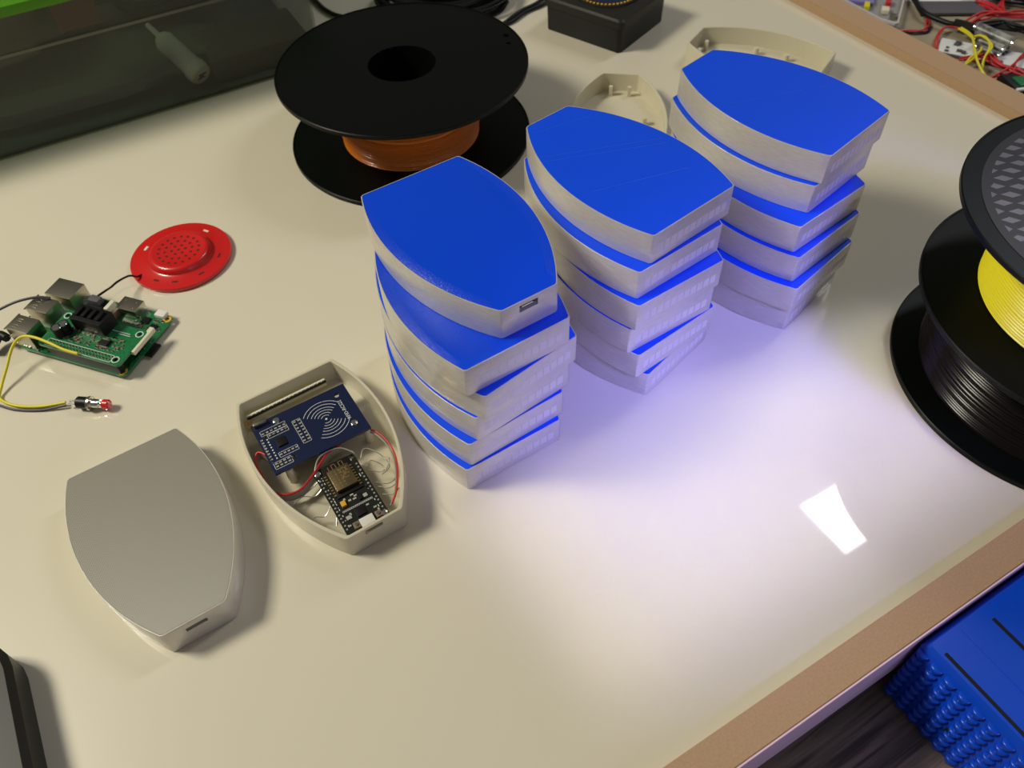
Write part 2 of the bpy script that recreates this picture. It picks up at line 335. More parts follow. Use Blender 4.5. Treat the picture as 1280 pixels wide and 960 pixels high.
order = ['bottom case', 'second case from the bottom', 'third case from the bottom', 'third case from the top', 'second case from the top', 'top case']
stacks = [('left', 'blue-lidded cases in the left stack', 'with the dotted wide end facing out', [(178.7, 241.6, 2.1), (180.9, 243.9, 3.8), (183.8, 245.1, 6.5), (184.6, 242.3, 9.5), (184.7, 244.5, 2.9), (196.4, 252.2, 2.6)]),
          ('middle', 'blue-lidded cases in the middle stack', 'between the two other stacks', [(289.9, 248.9, 15.8), (292.4, 248.5, 7.3), (293.2, 251.4, 2.6), (294.1, 249.9, 3.8), (293.4, 256.5, 6.5), (299.4, 260.0, 8.9)]),
          ('right', 'blue-lidded cases in the right stack', 'nearest the black and yellow spools', [(400.2, 245.2, 15.5), (401.1, 242.6, 13.0), (406.2, 248.5, 10.2), (408.9, 253.5, 8.2), (416.2, 262.7, 12.6), (420.3, 262.1, 13.0)])]
proto = {}
for side, grp, where, lst in stacks:
    for k, (x, y, a) in enumerate(lst):
        slot = 12.6 if (side == 'left' and k == 5) else 0; ring = side == 'left' and k >= 4
        key = (slot, ring)
        if slot: lab = 'pale printed case with ringed blue lid and dark socket slot, on top of left stack'
        else: lab = 'pale printed case with flat blue lid, %s of the %s stack' % (order[k], side)
        if side == 'left' and k == 4: lab = 'pale case with ringed blue lid and dotted end, directly under the socketed top case'
        if side == 'middle' and k == 5: lab = 'pale case with scratched flat blue lid, top case of the middle stack'
        if key in proto: t = copy_tree(proto[key])
        else: t = make_case(lab, grp, slot, 'blue_rings' if ring else 'blue_flat'); proto[key] = t
        t['label'] = lab; t['group'] = grp
        t.location = W(x, y, k*H); t.rotation_euler = (0, 0, math.radians(a)+(0 if slot else math.pi))
        if side == 'middle' and k == 5:
            bm = bmesh.new()
            for (x0, y0, x1, y1) in ((-34, 8, 33, -27), (-35, 3, 31, -31), (-24, 32, 30, 12), (-20, -42, 18, -52)):
                cyl(bm, (x0, y0, H), (x1, y1, H), 0.16, 0.10, 5)
            finish('scratch_lines', bm, 'blue_scratch', t)
        if side == 'right' and k == 5:
            bm = bmesh.new(); cyl(bm, (-34, 20, H), (36, -18, H), 0.12, 0.10, 5); finish('scratch_line', bm, 'blue_scratch', t)
g = make_case('closed pale case with matt grey lid and dark socket slot, lying alone at lower left', 'single cases', 11.8, 'grey_lid')
g.location = W(-10.5, 235.8, 0); g.rotation_euler = (0, 0, math.radians(2.6)); del g['group']
gap = bmesh.new(); loft(gap, [(outline(0.72), H-0.5), (outline(0.72), H-0.13), (outline(1.02), H-0.13), (outline(1.02), H-0.5)]); finish('lid_gap', gap, 'slot', g)

def shell(t, hh, slot=None, wall=1.8, m='shell_open', fl=2.0):
    bm = bmesh.new()
    loft(bm, [(outline(0.5), 0), (outline(0), 0.4), (outline(0), hh-0.3), (outline(0.3), hh), (outline(wall-0.3), hh), (outline(wall), hh-0.3), (outline(wall), fl)])
    o = finish('case_body', bm, m, t)
    if slot: cut(o, *slot)
    return o
oc = thing('open_case', 'open pale case with a blue radio board and a black controller board wired inside', 'case', (88.9, 238.0, 0), math.radians(2.6))
shell(oc, 18.2, (-6.2, -L/2-2, 12.9, 4.2, -L/2+4, 16.2))
for x, y, z in ((-24, 34, 14.2), (26, 34, 14.2), (-24, 2, 14.2), (26, 2, 14.2), (-9, -52, 9.3), (10, -52, 9.3), (-9, -12, 9.3), (10, -12, 9.3)):
    latheo('standoff', 'shell_open', oc, [(0, 1.5), (2.6, 1.5), (2.2, z), (0, z)], 12, (x, y))
boxo('socket_recess', 'slot', oc, -6.0, -L/2+1.9, 12.2, 4.0, -L/2+3.0, 16.0)
# pin strip along the wide end
ps = boxo('pin_strip', 'cream', oc, -30, L/2-9.5, 8.0, 22, L/2-6.6, 12.0, 0.3)
boxo('strip_edge', 'dark', ps, -30, L/2-9.9, 11.0, 22, L/2-9.2, 12.6)
bm = bmesh.new()
for i in range(19): box(bm, -29.5+i*2.72, L/2-8.6, 12.0, -29.5+i*2.72+1.9, L/2-7.6, 12.7)
finish('pins', bm, 'white', ps)
bm = bmesh.new()
for i in range(5): cyl(bm, (-33+i*0.4, L/2-9-i*2.1, 9), (-29, L/2-10.5-i*1.6, 11.6), 0.5, n=6)
o = finish('end_pins', bm, 'gold', ps)
def silk_text(name, txt, size, parent, loc, rz, m='silk', ext=0.05):
    cu = bpy.data.curves.new(name, 'FONT'); cu.body = txt; cu.size = size*S; cu.extrude = ext*S; cu.align_x = 'CENTER'; cu.align_y = 'CENTER'
    t = bpy.data.objects.new('t', cu); C.objects.link(t); dg = bpy.context.evaluated_depsgraph_get(); me = bpy.data.meshes.new_from_object(t.evaluated_get(dg)); bpy.data.objects.remove(t)
    me.name = name; me.materials.clear(); me.materials.append(M[m]); o = bpy.data.objects.new(name, me); C.objects.link(o); o.parent = parent
    o.location = Vector(loc)*S; o.rotation_euler = (0, 0, rz); return o
def arcline(bm, cx, cy, r, a0, a1, z, w=0.3, n=18, h=0.08):
    a0, a1 = math.radians(a0), math.radians(a1); P = []
    for i in range(n+1):
        a = a0+(a1-a0)*i/n; P.append([bm.verts.new((cx+q*math.cos(a), cy+q*math.sin(a), zz)) for q, zz in ((r-w/2, z), (r+w/2, z), (r+w/2, z+h), (r-w/2, z+h))])
    for A, B in zip(P, P[1:]):
        for k in range(4): bm.faces.new((A[k], A[(k+1) % 4], B[(k+1) % 4], B[k]))
    bm.faces.new(P[0]); bm.faces.new(P[-1][::-1])
def smd(bm, x, y, z, w, h, t=0.6): box(bm, x-w/2, y-h/2, z, x+w/2, y+h/2, z+t)
# blue radio board  (own frame: 60 x 40)
rb = thing('radio_board', 'navy blue radio tag reader board with white wave rings, in the open case', 'circuit board', (57.0, 237.5, 14.4), 0.023)
plate('board', 'navy', rb, rect(0, 0, 60, 40), [(52.9, 33.5, 1.6), (13.6, 5.5, 1.5), (53.0, 8.2, 1.5), (14.6, 35.5, 1.4)], 0, 1.6)
bm = bmesh.new()
for r in (3.0, 5.0, 7.0, 9.0, 11.4, 13.8):
    arcline(bm, 40.3, 20.3, r, 36, 146, 1.58); arcline(bm, 40.3, 20.3, r, -126, -30, 1.58)
cyl(bm, (40.3, 20.3, 1.5), (40.3, 20.3, 1.75), 0.7, n=12); finish('wave_rings', bm, 'silk', rb)
silk_text('board_lettering', 'RFID-RC522', 3.1, rb, (52.4, 21.0, 1.63), math.pi/2)
bm = bmesh.new()
arcs = [(21.6, 10.6, 28.6, 29.6), (11.4, 0.8+1, 2.0, 14.2)]
def rectline(bm, x0, y0, x1, y1, z=1.58, w=0.22):
    for a, b, c, d in ((x0, y0, x1, y0+w), (x0, y1-w, x1, y1), (x0, y0, x0+w, y1), (x1-w, y0, x1, y1)): box(bm, a, b, z, c, d, z+0.08)
rectline(bm, 22.0, 11.0, 27.2, 30.0); rectline(bm, 3.0, 29.0, 18.8, 33.0); rectline(bm, 6.0, 25.4, 18.8, 29.0); rectline(bm, 6.8, 9.2, 18.6, 13.0); rectline(bm, 1.6, 2.6, 12.4, 7.8)
for i in range(8): box(bm, 4.6, 9.6+i*2.2, 1.58, 5.4, 10.6+i*2.2, 1.66)
finish('white_outlines', bm, 'silk', rb)
bm = bmesh.new()
for cx, cy, nx, ny, px, py in ((23.3, 12.8, 2, 7, 2.7, 2.6), (4.4, 30.4, 6, 1, 2.6, 1.8), (7.5, 27.2, 5, 1, 2.5, 1.8), (8.0, 11.0, 5, 1, 2.4, 1.8), (3.2, 4.2, 4, 2, 2.5, 2.1), (2.0, 10.5, 1, 8, 1, 2.25)):
    for i in range(nx):
        for j in range(ny): smd(bm, cx+i*px, cy+j*py, 1.6, 1.5, 0.9, 0.5)
o = finish('surface_parts', bm, 'solder', rb); o['kind'] = 'stuff'
bm = bmesh.new()
for i in range(14): smd(bm, random.uniform(4, 19), random.choice([31, 27, 11, 5.5]), 1.6, 1.0, 0.7, 0.75)
o = finish('brown_surface_parts', bm, 'brownpart', rb); o['kind'] = 'stuff'
boxo('chip', 'dark', rb, 8.6, 16.4, 1.6, 14.4, 22.6, 2.6, 0.2)
boxo('crystal', 'silver', rb, 1.4, 36.6, 1.6, 9.6, 39.6, 4.6, 1.0)
for x, y in ((53.0, 8.2), (14.6, 35.5)):
    latheo('screw', 'steel', rb, [(0, 0.2), (1.1, 0.2), (1.1, 1.6), (2.2, 1.65), (2.0, 2.6), (1.0, 3.0), (0, 3.0)], 16, (x, y))
bm = bmesh.new()
for i in range(8): latheo_pts = cyl(bm, (1.6, 8.0+i*2.54, 1.3), (1.6, 8.0+i*2.54, 2.4), 0.75, 0.4, 8)
finish('solder_joints', bm, 'steel', rb)
# black controller board (u along 49, v along 25.6)
mb = thing('controller_board', 'black controller board with tan metal module and white micro socket, in the open case', 'circuit board', (102.2, 182.5, 9.5), 1.592)
plate('board', 'blackpcb', mb, rect(0, 0, 49, 25.6, 1.2), [(46.8, 2.2, 1.4)], 0, 1.6)
boxo('module_board', 'dark', mb, 24.5, 4.6, 1.6, 48.6, 20.6, 2.4, 0.1)
can = boxo('metal_can', 'goldcan', mb, 27.5, 6.2, 2.4, 42.5, 19.0, 5.0, 0.5)
bm = bmesh.new()
rs = random.Random(4)
for j in range(5):
    for i in range(6):
        if j in (0, 1) and i in (0, 1, 2): continue
        smd(bm, 29.4+i*2.2, 8.0+j*2.3, 4.98, rs.uniform(0.9, 1.7), rs.uniform(0.4, 1.2), 0.06)
arcline(bm, 39.0, 10.3, 1.7, 0, 360, 4.98, 0.5, 16); arcline(bm, 35.0, 10.0, 1.6, -60, 230, 4.98, 0.6, 14)
finish('can_marking', bm, 'gold', can)
bm = bmesh.new()
for i in range(5):
    y = 8.0+i*2.2; box(bm, 43.6, y, 2.4, 47.6, y+0.5, 2.5)
    box(bm, 43.6 if i % 2 else 47.1, y, 2.4, 44.1 if i % 2 else 47.6, y+2.4 if i < 4 else y+0.5, 2.5)
finish('antenna_trace', bm, 'gold', mb)
bm = bmesh.new()
for i in range(15):
    for y in (1.5, 24.1): cyl(bm, (4.6+i*2.6, y, 1.5), (4.6+i*2.6, y, 2.0), 0.7, 0.4, 8)
o = finish('pin_holes', bm, 'solder', mb); o['kind'] = 'stuff'
bm = bmesh.new()
for i in range(8):
    for y in (4.4, 20.0): box(bm, 26.6+i*2.05, y, 2.35, 27.6+i*2.05, y+1.5, 2.6)
finish('module_pads', bm, 'gold', mb)
bm = bmesh.new()
for i in range(14): arcline(bm, 15.6, 4.2+i*1.3, 0.55, 0, 360, 1.58, 0.22, 8)
for i in range(26): smd(bm, random.uniform(3, 46), random.choice([3.1, 22.6]), 1.58, random.uniform(0.5, 1.6), 0.45, 0.08)
finish('white_print', bm, 'silk', mb)
bm = bmesh.new()
for x, y, w, h in ((20, 12.4, 1, 2), (21.6, 11.2, 1, 2), (23.2, 12.8, 1, 2), (20.4, 15.2, 1.2, 1.6), (19, 6.4, 2.2, 2.4), (12, 18.6, 1.6, 1.2), (10.6, 20.2, 2.4, 3.0), (12.6, 8, 1, 1.6), (9, 5, 1, 1.8), (22.5, 17.6, 1.2, 1.2), (5.5, 22, 1, 1.8), (6.8, 4, 1.4, 1)): smd(bm, x, y, 1.6, w, h, 0.6)
o = finish('surface_parts', bm, 'solder', mb); o['kind'] = 'stuff'
boxo('chip', 'dark', mb, 8.2, 10.2, 1.6, 13.6, 15.8, 2.5, 0.15)
boxo('chip', 'dark', mb, 17.6, 7.8, 1.6, 21.6, 10.6, 2.6, 0.15)
boxo('amber_capacitor', 'amber', mb, 18.2, 17.8, 1.6, 21.6, 20.6, 3.2, 0.2)
for y in (5.4, 18.6):
    q = boxo('push_button', 'brownpart', mb, 1.6, y-1.8, 1.6, 5.6, y+1.8, 3.2, 0.2); bm = bmesh.new(); cyl(bm, (3.6, y, 3.2), (3.6, y, 3.8), 1.0, n=12); finish('button_cap', bm, 'silver', q)
q = boxo('micro_socket', 'white', mb, -0.6, 8.6, 1.6, 5.2, 16.6, 4.4, 0.4); boxo('socket_mouth', 'dark', q, -0.7, 9.8, 2.2, 0.2, 15.4, 3.8)
for x, y in ((2.6, 2.4), (46.0, 23.6)): latheo('screw', 'steel', mb, [(0, 0.2), (1.1, 0.2), (1.1, 1.6), (2.1, 1.65), (1.9, 2.6), (0.9, 3.0), (0, 3.0)], 16, (x, y))
# wiring inside the open case
def ribbon(name, m, parent, pts, h, th=0.7):
    bm = bmesh.new(); P = smooth_path(pts, 8); rows = []
    for i, p_ in enumerate(P):
        t = (P[min(i+1, len(P)-1)]-P[max(i-1, 0)]); t.z = 0; t.normalize(); s = Vector((-t.y, t.x, 0))*th/2
        rows.append([bm.verts.new(p_+s), bm.verts.new(p_-s), bm.verts.new(p_-s-Vector((0, 0, h))), bm.verts.new(p_+s-Vector((0, 0, h)))])
    for A, B in zip(rows, rows[1:]):
        for k in range(4): bm.faces.new((A[k], A[(k+1) % 4], B[(k+1) % 4], B[k]))
    bm.faces.new(rows[0]); bm.faces.new(rows[-1][::-1]); return finish(name, bm, m, parent, 50)
lead = [(59.1, 250.1, 15.0), (54.0, 258.5, 14.5), (50.3, 254.2, 12.5), (50.3, 242.3, 12.0), (52.0, 231.0, 12.0), (56.5, 225.2, 12.0), (65.2, 223.4, 12.0), (74.6, 228.1, 12.5), (83.0, 234.1, 13.0), (88.5, 237.8, 13.0), (97.5, 240, 12.0)]
rc_ = thing('ribbon_cable', 'grey ribbon cable with red edge looping left of the blue board in the open case', 'cable', (0, 0, 0))
ribbon('grey_ribbon', 'wire_grey', rc_, lead, 6.5); tubeo('red_edge_wire', 'wire_red', rc_, lead, 0.7)
lead2 = [(110, 241, 12), (116.8, 239.6, 12.6), (120.6, 231.4, 13.0), (121.6, 219.7, 12.5), (118.4, 207.3, 12.0), (112.0, 195.2, 11.5), (106.0, 188.6, 11.0)]
rc2 = thing('red_wire', 'thin red wire and pale lead curving along the right wall of the open case', 'wire', (0, 0, 0))
tubeo('red_lead', 'wire_red', rc2, lead2, 0.55); tubeo('pale_lead', 'wire_grey', rc2, [(x-1.2, y, z-1.2) for x, y, z in lead2], 0.55)
tag(tubeo('white_wire', 'wire_clear', None, [(76.4, 228.9, 12.5), (81.4, 235.6, 14.0), (88.2, 238.0, 14.2), (95.9, 236.2, 14.0), (100.4, 231.4, 13.0), (101.5, 229.5, 12.0)], 0.5), 'thin pale wire arching over the top of the black controller board', 'wire', None, (0, 0, 0))
loops = [[(103, 225, 11), (107, 230, 12), (111, 228, 11), (115, 222, 9), (116, 214, 8), (110, 211, 8)], [(104, 216, 11), (109, 212, 10), (114, 213, 9), (118, 218, 10)], [(104, 206, 11), (110, 203, 9), (115, 204, 9), (119, 209, 10)],
         [(104, 203, 11), (109, 200, 9), (114, 201, 9), (118, 206, 10)], [(104, 219, 11), (108, 221, 11), (112, 217, 9), (113, 212, 8)], [(104, 197, 11), (109, 195, 9), (114, 197, 9)],
         [(76, 218, 11), (71, 217, 9), (65, 221, 8), (58, 219, 8)], [(76, 205, 11), (71, 202, 9), (66, 205, 8), (64, 201, 8)], [(76, 197, 10), (74, 193, 9)], [(77, 224, 11), (70, 223, 8), (62, 221, 7)]]
for i, l in enumerate(loops):
    side_ = 'right' if i < 6 else 'left'
    tag(tubeo('jumper_wire', 'wire_clear', None, l, 0.33, 6, 6), 'thin bare jumper wires curling at the %s of the black controller board' % side_, 'wire', 'bare jumper wires %s of the controller board' % side_, (0, 0, 0))

# empty cases behind the stacks
def empty_case(label, x, y, deg):
    t = thing('empty_case', label, 'case', (x, y, 0), math.radians(deg), 'empty pale cases behind the stacks')
    shell(t, 18.2)
    for px in (-8, 8): boxo('peg', 'shell_open', t, px-1.6, -L/2+8, 1.8, px+1.6, -L/2+11, 11, 0.4)
    for px, py in ((-24, 20), (24, 20), (-22, -8), (22, -8)): latheo('standoff', 'shell_open', t, [(0, 1.8), (2.8, 1.8), (2.4, 9), (0, 9)], 14, (px, py))
    return t
empty_case('empty pale open case showing its narrow end behind the middle stack', 425.5, 424, 141.7)
empty_case('empty pale open case lying sideways behind the right stack', 584, 433.5, 206.6)

# ------------------------------------------------------------------ filament spools
def winding(r, z0, z1, pitch, m, parent, rin=40, n=96):
    prof = [(rin, z0)]; z = z0; k = 0; rr = random.Random(int(r*7))
    nseg = int((z1-z0)/pitch)
    for i in range(nseg):
        d = rr.choice([0, 0, 0, -0.5, -0.25])
        for t in (0.0, 0.2, 0.5, 0.8): prof.append((r+d-pitch*0.5+pitch*0.5*math.sin(math.pi*t), z0+(i+t)*pitch))
    prof += [(r-pitch/2, z1), (rin, z1)]
    bm = bmesh.new(); lathe(bm, prof, n); return finish('filament_winding', bm, m, parent, 60)
def flange(parent, z0, z1, holes=(), bore=27, lip=True):
    o = plate('flange', 'spool', parent, circ(99.2, 128), [(0, 0, bore)]+list(holes), z0, z1, 32)
    if lip: bm = bmesh.new(); lathe(bm, [(98.6, z0-0.2), (100, z0+0.2), (100, z1-0.0), (99.4, z1+0.5), (98.6, z1+0.5), (98.6, z0-0.2)], 128); finish('flange_rim', bm, 'spool', o)
    return o
def hub(parent, z0, z1, r=27): latheo('hub', 'spool', parent, [(r, z0), (r+2.5, z0), (r+2.5, z1), (r, z1), (r, z0)], 64)
sp = thing('filament_spool', 'black plastic spool wound with orange filament, behind the left stack', 'spool', (278.5, 515.5, 0))
flange(sp, 0.3, 3.4); flange(sp, 61.8, 64.7, [(90, -9, 2.6), (85.5, -21.0, 2.0)]); hub(sp, 3, 62.5); winding(58, 3.4, 61.8, 1.9, 'orange', sp)
bs = thing('filament_spool', 'black plastic spool wound with glossy black filament, under the yellow one', 'spool', (503, 60, 0))
flange(bs, 0.3, 3.2); flange(bs, 57.3, 60.2); hub(bs, 3, 58); winding(84, 3.2, 57.3, 1.9, 'blackfil', bs)
ys = thing('filament_spool', 'black plastic spool wound with yellow filament, diamond-patterned label on top', 'spool', (499, 60, 61.0))
flange(ys, 0.3, 3.2); flange(ys, 61.5, 64.4); hub(ys, 3, 62); winding(69, 3.2, 61.5, 1.9, 'yellow', ys)
lb = plate('round_label', 'labelblack', ys, circ(90, 96), [(0, 0, 28)], 64.4, 64.7, 48)
bm = bmesh.new(); rot = math.radians(-35.7)
pw, ph = 12.4, 13.9
for i in range(-9, 10):
    for j in range(-16, 17):
        cx = (i + (0.5 if j % 2 else 0))*pw; cy = j*ph*0.5
        if not (31 < math.hypot(cx, cy) < 88): continue
        pts = []
        for dx, dy in ((-5.2, 0), (0, -2.5), (5.2, 0), (0, 2.5)):
            x, y = cx+dx, cy+dy; d = math.hypot(x, y)
            if d > 85.5: x, y = x*85.5/d, y*85.5/d
            if d < 31: x, y = x*31/d, y*31/d
            pts.append((x*math.cos(rot)-y*math.sin(rot), x*math.sin(rot)+y*math.cos(rot)))
        ar = abs(sum(pts[a][0]*pts[(a+1) % 4][1]-pts[(a+1) % 4][0]*pts[a][1] for a in range(4)))/2
        if ar < 4: continue
        loft(bm, [(pts, 64.6), (pts, 64.78)])
finish('grey_diamonds', bm, 'hexgrey', lb)

# ------------------------------------------------------------------ single board computer with hat board (own frame 85 x 56)
pi = thing('single_board_computer', 'green single-board computer with steel sockets and a green board stacked on top', 'computer', (-54.4, 435.1, 0), -0.875)
plate('board', 'green', pi, rect(0, 0, 85, 56, 3), [(81.5, 3.5, 1.5), (81.5, 52.5, 1.5), (23.5, 3.5, 1.5), (23.5, 52.5, 1.5)], 3.0, 4.4)
for x, y in ((81.5, 3.5), (81.5, 52.5)): plate('mounting_ring', 'amber', pi, circ(3.0, 24, (x, y)), [(x, y, 1.5)], 4.4, 4.5)
for x in (6, 78):
    for y in (8, 48): boxo('underside_part', 'dark', pi, x-4, y-3, 0.2, x+4, y+3, 3.0)
def socket(name, x0, y0, x1, y1, z1, slots):
    o = boxo(name, 'silver', pi, x0, y0, 4.4, x1, y1, z1, 0.6)
    for a, b, c, d in slots: boxo('opening', 'slot', o, x0-0.15, a, b, x0+0.5, c, d, 0)
    return o
socket('network_socket', -2.6, 38.2, 18.5, 54.2, 18.0, [(40.4, 6, 52.0, 16)])
u1 = socket('usb_socket', -2.6, 20.6, 14.6, 33.6, 20.2, [(21.8, 5.6, 32.4, 11.2), (21.8, 13.2, 32.4, 18.8)])
u2 = socket('usb_socket', -2.6, 1.6, 14.6, 14.8, 20.2, [(2.8, 5.6, 13.6, 11.2), (2.8, 13.2, 13.6, 18.8)])
for u, y0, y1 in ((u1, 20.6, 33.6), (u2, 1.6, 14.8)):
    bm = bmesh.new()
    for zz in (4.9, 12.4, 19.8): box(bm, -3.4, y0-0.8, zz-0.2, -2.4, y1+0.8, zz+0.2)
    for k in (0.3, 0.7):
        yy = y0+(y1-y0)*k; box(bm, 0, yy-1.2, 20.1, 4, yy-0.6, 20.5); box(bm, 0, yy+0.6, 20.1, 4, yy+1.2, 20.5)
    finish('spring_tabs', bm, 'silver', u)
hd = boxo('video_socket', 'silver', pi, 46.0, 46.6, 4.4, 61.8, 58.0, 11.0, 0.5)
bm = bmesh.new()
for x, y in ((49.5, 49.2), (58.2, 49.2), (49.5, 54.8), (58.2, 54.8)): cyl(bm, (x, y, 10.95), (x, y, 11.15), 0.75, n=10)
finish('dimples', bm, 'steel', hd)
boxo('power_socket', 'white', pi, 72.5, 51.4, 4.4, 80.0, 57.2, 7.2, 0.6)
boxo('chip', 'dark', pi, 66, 44, 4.4, 71.5, 49.5, 5.6, 0.2); boxo('chip', 'dark', pi, 75, 40, 4.4, 80, 45, 5.8, 0.2)
bm = bmesh.new(); rs = random.Random(3)
for i in range(46): smd(bm, rs.uniform(62, 83), rs.uniform(36, 50), 4.4, rs.uniform(0.8, 2.0), rs.uniform(0.6, 1.4), 0.7)
for i in range(14): smd(bm, rs.uniform(3, 18), rs.uniform(1.2, 3.4), 4.4, rs.uniform(0.8, 2.0), rs.uniform(0.6, 1.4), 0.9)
for i in range(10): smd(bm, rs.uniform(82, 84), rs.uniform(8, 34), 4.4, 0.8, 1.2, 0.7)
o = finish('surface_parts', bm, 'silver', pi); o['kind'] = 'stuff'
boxo('camera_slot', 'brownpart', pi, 44.5, 36.5, 4.4, 47.8, 56, 9.5, 0.3)
boxo('memory_card', 'dark', pi, 80, 21.5, 1.2, 89.5, 32.5, 2.8, 0.2)
boxo('pin_header', 'dark', pi, 27, 0.9, 4.4, 82, 6.1, 12.4, 0.2)
# stacked board
boxo('ribbon_socket', 'cream', pi, 83.0, 13.8, 10.5, 86.4, 36.5, 13.8, 0.4)
hat = plate('stacked_board', 'green', pi, rect(20, 0.6, 84.5, 32.5, 2.5), [(23.5, 27.9, 1.5), (80.8, 28.2, 1.5), (79.2, 4.6, 1.5)], 12.4, 14.0)
for x, y in ((23.5, 27.9), (80.8, 28.2), (79.2, 4.6)): plate('hole_ring', 'silk', hat, circ(2.7, 24, (x, y)), [(x, y, 2.1)], 14.0, 14.1)
bm = bmesh.new()
for i in range(20):
    for j in range(2): box(bm, 26.8+i*2.54, 3.2+j*2.54-0.4, 14.0, 27.6+i*2.54, 4.0+j*2.54-0.4, 15.4)
finish('header_pins', bm, 'silver', hat)
bm = bmesh.new(); rectline(bm, 25.4, 1.4, 77, 7.4, 14.0, 0.35); box(bm, 60, 26, 14.0, 75, 26.4, 14.08); box(bm, 67, 24.4, 14.0, 76, 24.8, 14.08); finish('white_print', bm, 'silk', hat)
q = boxo('chip', 'dark', hat, 61, 12, 14, 67.5, 17.2, 16, 0.2)
bm = bmesh.new(); box(bm, 61.6, 16.0, 15.98, 67, 16.8, 16.05); box(bm, 60.6, 10.6, 14, 68, 11.6, 14.8); finish('chip_shine', bm, 'silver', q)
for x, y in ((33.5, 15.5), (31.5, 11.5)):
    q = latheo('capacitor', 'dark', hat, [(0, 14), (3.6, 14), (3.6, 15.4), (3.1, 16), (3.6, 16.6), (3.6, 22), (0, 22)], 24, (x, y)); latheo('capacitor_top', 'steel', q, [(0, 22.0), (2.9, 22.0), (2.7, 22.15), (0, 22.15)], 24, (x, y))
bm = bmesh.new()
for i in range(60): smd(bm, rs.uniform(38, 78), rs.choice([10, 12, 14, 17.5, 20]) + rs.uniform(-0.4, 0.4), 14, rs.uniform(0.9, 2.0), rs.uniform(0.7, 1.2), 0.7)
o = finish('surface_parts', bm, 'silver', hat); o['kind'] = 'stuff'
bm = bmesh.new()
for i in range(24): smd(bm, rs.uniform(26, 78), rs.uniform(9.5, 21), 14, rs.uniform(1.0, 2.4), rs.uniform(0.9, 1.6), 0.85)
o = finish('dark_surface_parts', bm, 'brownpart', hat); o['kind'] = 'stuff'
tb_ = boxo('terminal_block', 'wire_blk', hat, 37, 19, 14, 61, 32.5, 25, 0.6)
bm = bmesh.new()
for i in range(4): box(bm, 39.5+i*5.4, 22, 24.5, 42.0+i*5.4, 30, 27.0, 0.4)
finish('block_ribs', bm, 'wire_blk', tb_)
q = boxo('audio_plug', 'dark', hat, 40, 31.6, 15.5, 52, 41, 24.5, 1.0); boxo('plug_tip', 'slate', q, 42, 34, 24.4, 50, 39.5, 29, 1.0)
boxo('cream_plug', 'cream', hat, 53, 33.5, 20, 56, 42, 24.6, 0.6)
# leads of the computer
def wire(name, m, pts, r, label, cat='wire', grp=None, n=8): return tag(tubeo(name, m, None, pts, r, n), label, cat, grp, (0, 0, 0))
wire('yellow_wire', 'wire_yel', [(-19.5, 393.9, 15.8), (-26.1, 400.8, 17.0), (-33.3, 410.7, 19.0), (-41.1, 420.3, 20.0), (-48.2, 425.1, 19.0), (-55.5, 423.2, 15.0), (-63.3, 414.0, 9.0), (-70.1, 405.7, 4.0), (-73.4, 397.6, 1.3), (-65.7, 386.2, 1.3), (-52.6, 377.2, 1.3), (-37.5, 370.0, 3.0)], 1.0, 'yellow wire from the green board curving down to the small push button')
wire('violet_wire', 'wire_vio', [(-80, 399, 1.0), (-74.4, 392.0, 1.0), (-66.4, 383.2, 1.0), (-53.3, 374.4, 1.0), (-38.0, 367.8, 2.6)], 0.8, 'dark violet wire lying beside the yellow wire on the table')
wire('grey_wire', 'wire_vio', [(-68, 462, 16), (-56, 460, 19), (-43.5, 457.5, 22), (-31, 454.0, 22.4), (-23.5, 450.0, 21)], 0.9, 'dark wire leaving over the steel sockets of the green board')
wire('speaker_wire', 'wire_blk', [(5, 432.5, 22.5), (10.5, 438.0, 20), (14, 446, 15), (19, 453, 12), (27, 458.5, 9), (31.5, 458.5, 6), (35, 462, 3.2)], 0.75, 'thin dark wire between the green board and the red speaker disc')
wire('black_plug_lead', 'dark', [(-71, 440, 6.0), (-66.5, 446, 6.5), (-62, 447.5, 9), (-58.5, 442, 9)], 3.0, 'short black plug end at the left sockets of the green board', 'plug')
# push button
pb = thing('push_button', 'tiny steel push button with red cap and black base at the wire end', 'button', (-30.5, 364.2, 4.6), math.atan2(347.8-361.2, -10.8+28.6))
bm = bmesh.new()
cyl(bm, (0.5, 0, 0), (6.5, 0, 0), 3.9, n=24); cyl(bm, (-0.2, 0, 0), (0.6, 0, 0), 3.3, 3.9, 24); finish('base', bm, 'dark', pb)
bm = bmesh.new(); cyl(bm, (6.5, 0, 0), (7.8, 0, 0), 4.1, n=6); cyl(bm, (7.8, 0, 0), (9.2, 0, 0), 4.6, n=24); finish('nut', bm, 'silver', pb)
bm = bmesh.new()
for i in range(9): cyl(bm, (9.2+i*0.62, 0, 0), (9.2+i*0.62+0.4, 0, 0), 3.0, n=20); cyl(bm, (9.2+i*0.62+0.4, 0, 0), (9.2+i*0.62+0.62, 0, 0), 2.7, n=20)
cyl(bm, (14.6, 0, 0), (16.6, 0, 0), 1.7, n=16); finish('threaded_barrel', bm, 'steel', pb)
bm = bmesh.new(); cyl(bm, (16.4, 0, 0), (17.4, 0, 0), 2.4, 3.2, 20); cyl(bm, (17.4, 0, 0), (20.4, 0, 0), 3.2, n=20); cyl(bm, (20.4, 0, 0), (21.4, 0, 0), 3.2, 2.4, 20); finish('red_cap', bm, 'red', pb)
bm = bmesh.new(); cyl(bm, (-6.5, 1.3, -1.2), (0, 1.3, 0), 0.7, n=8); cyl(bm, (-6.5, -1.3, -1.2), (0, -1.3, 0), 0.7, n=8); finish('lugs', bm, 'steel', pb)
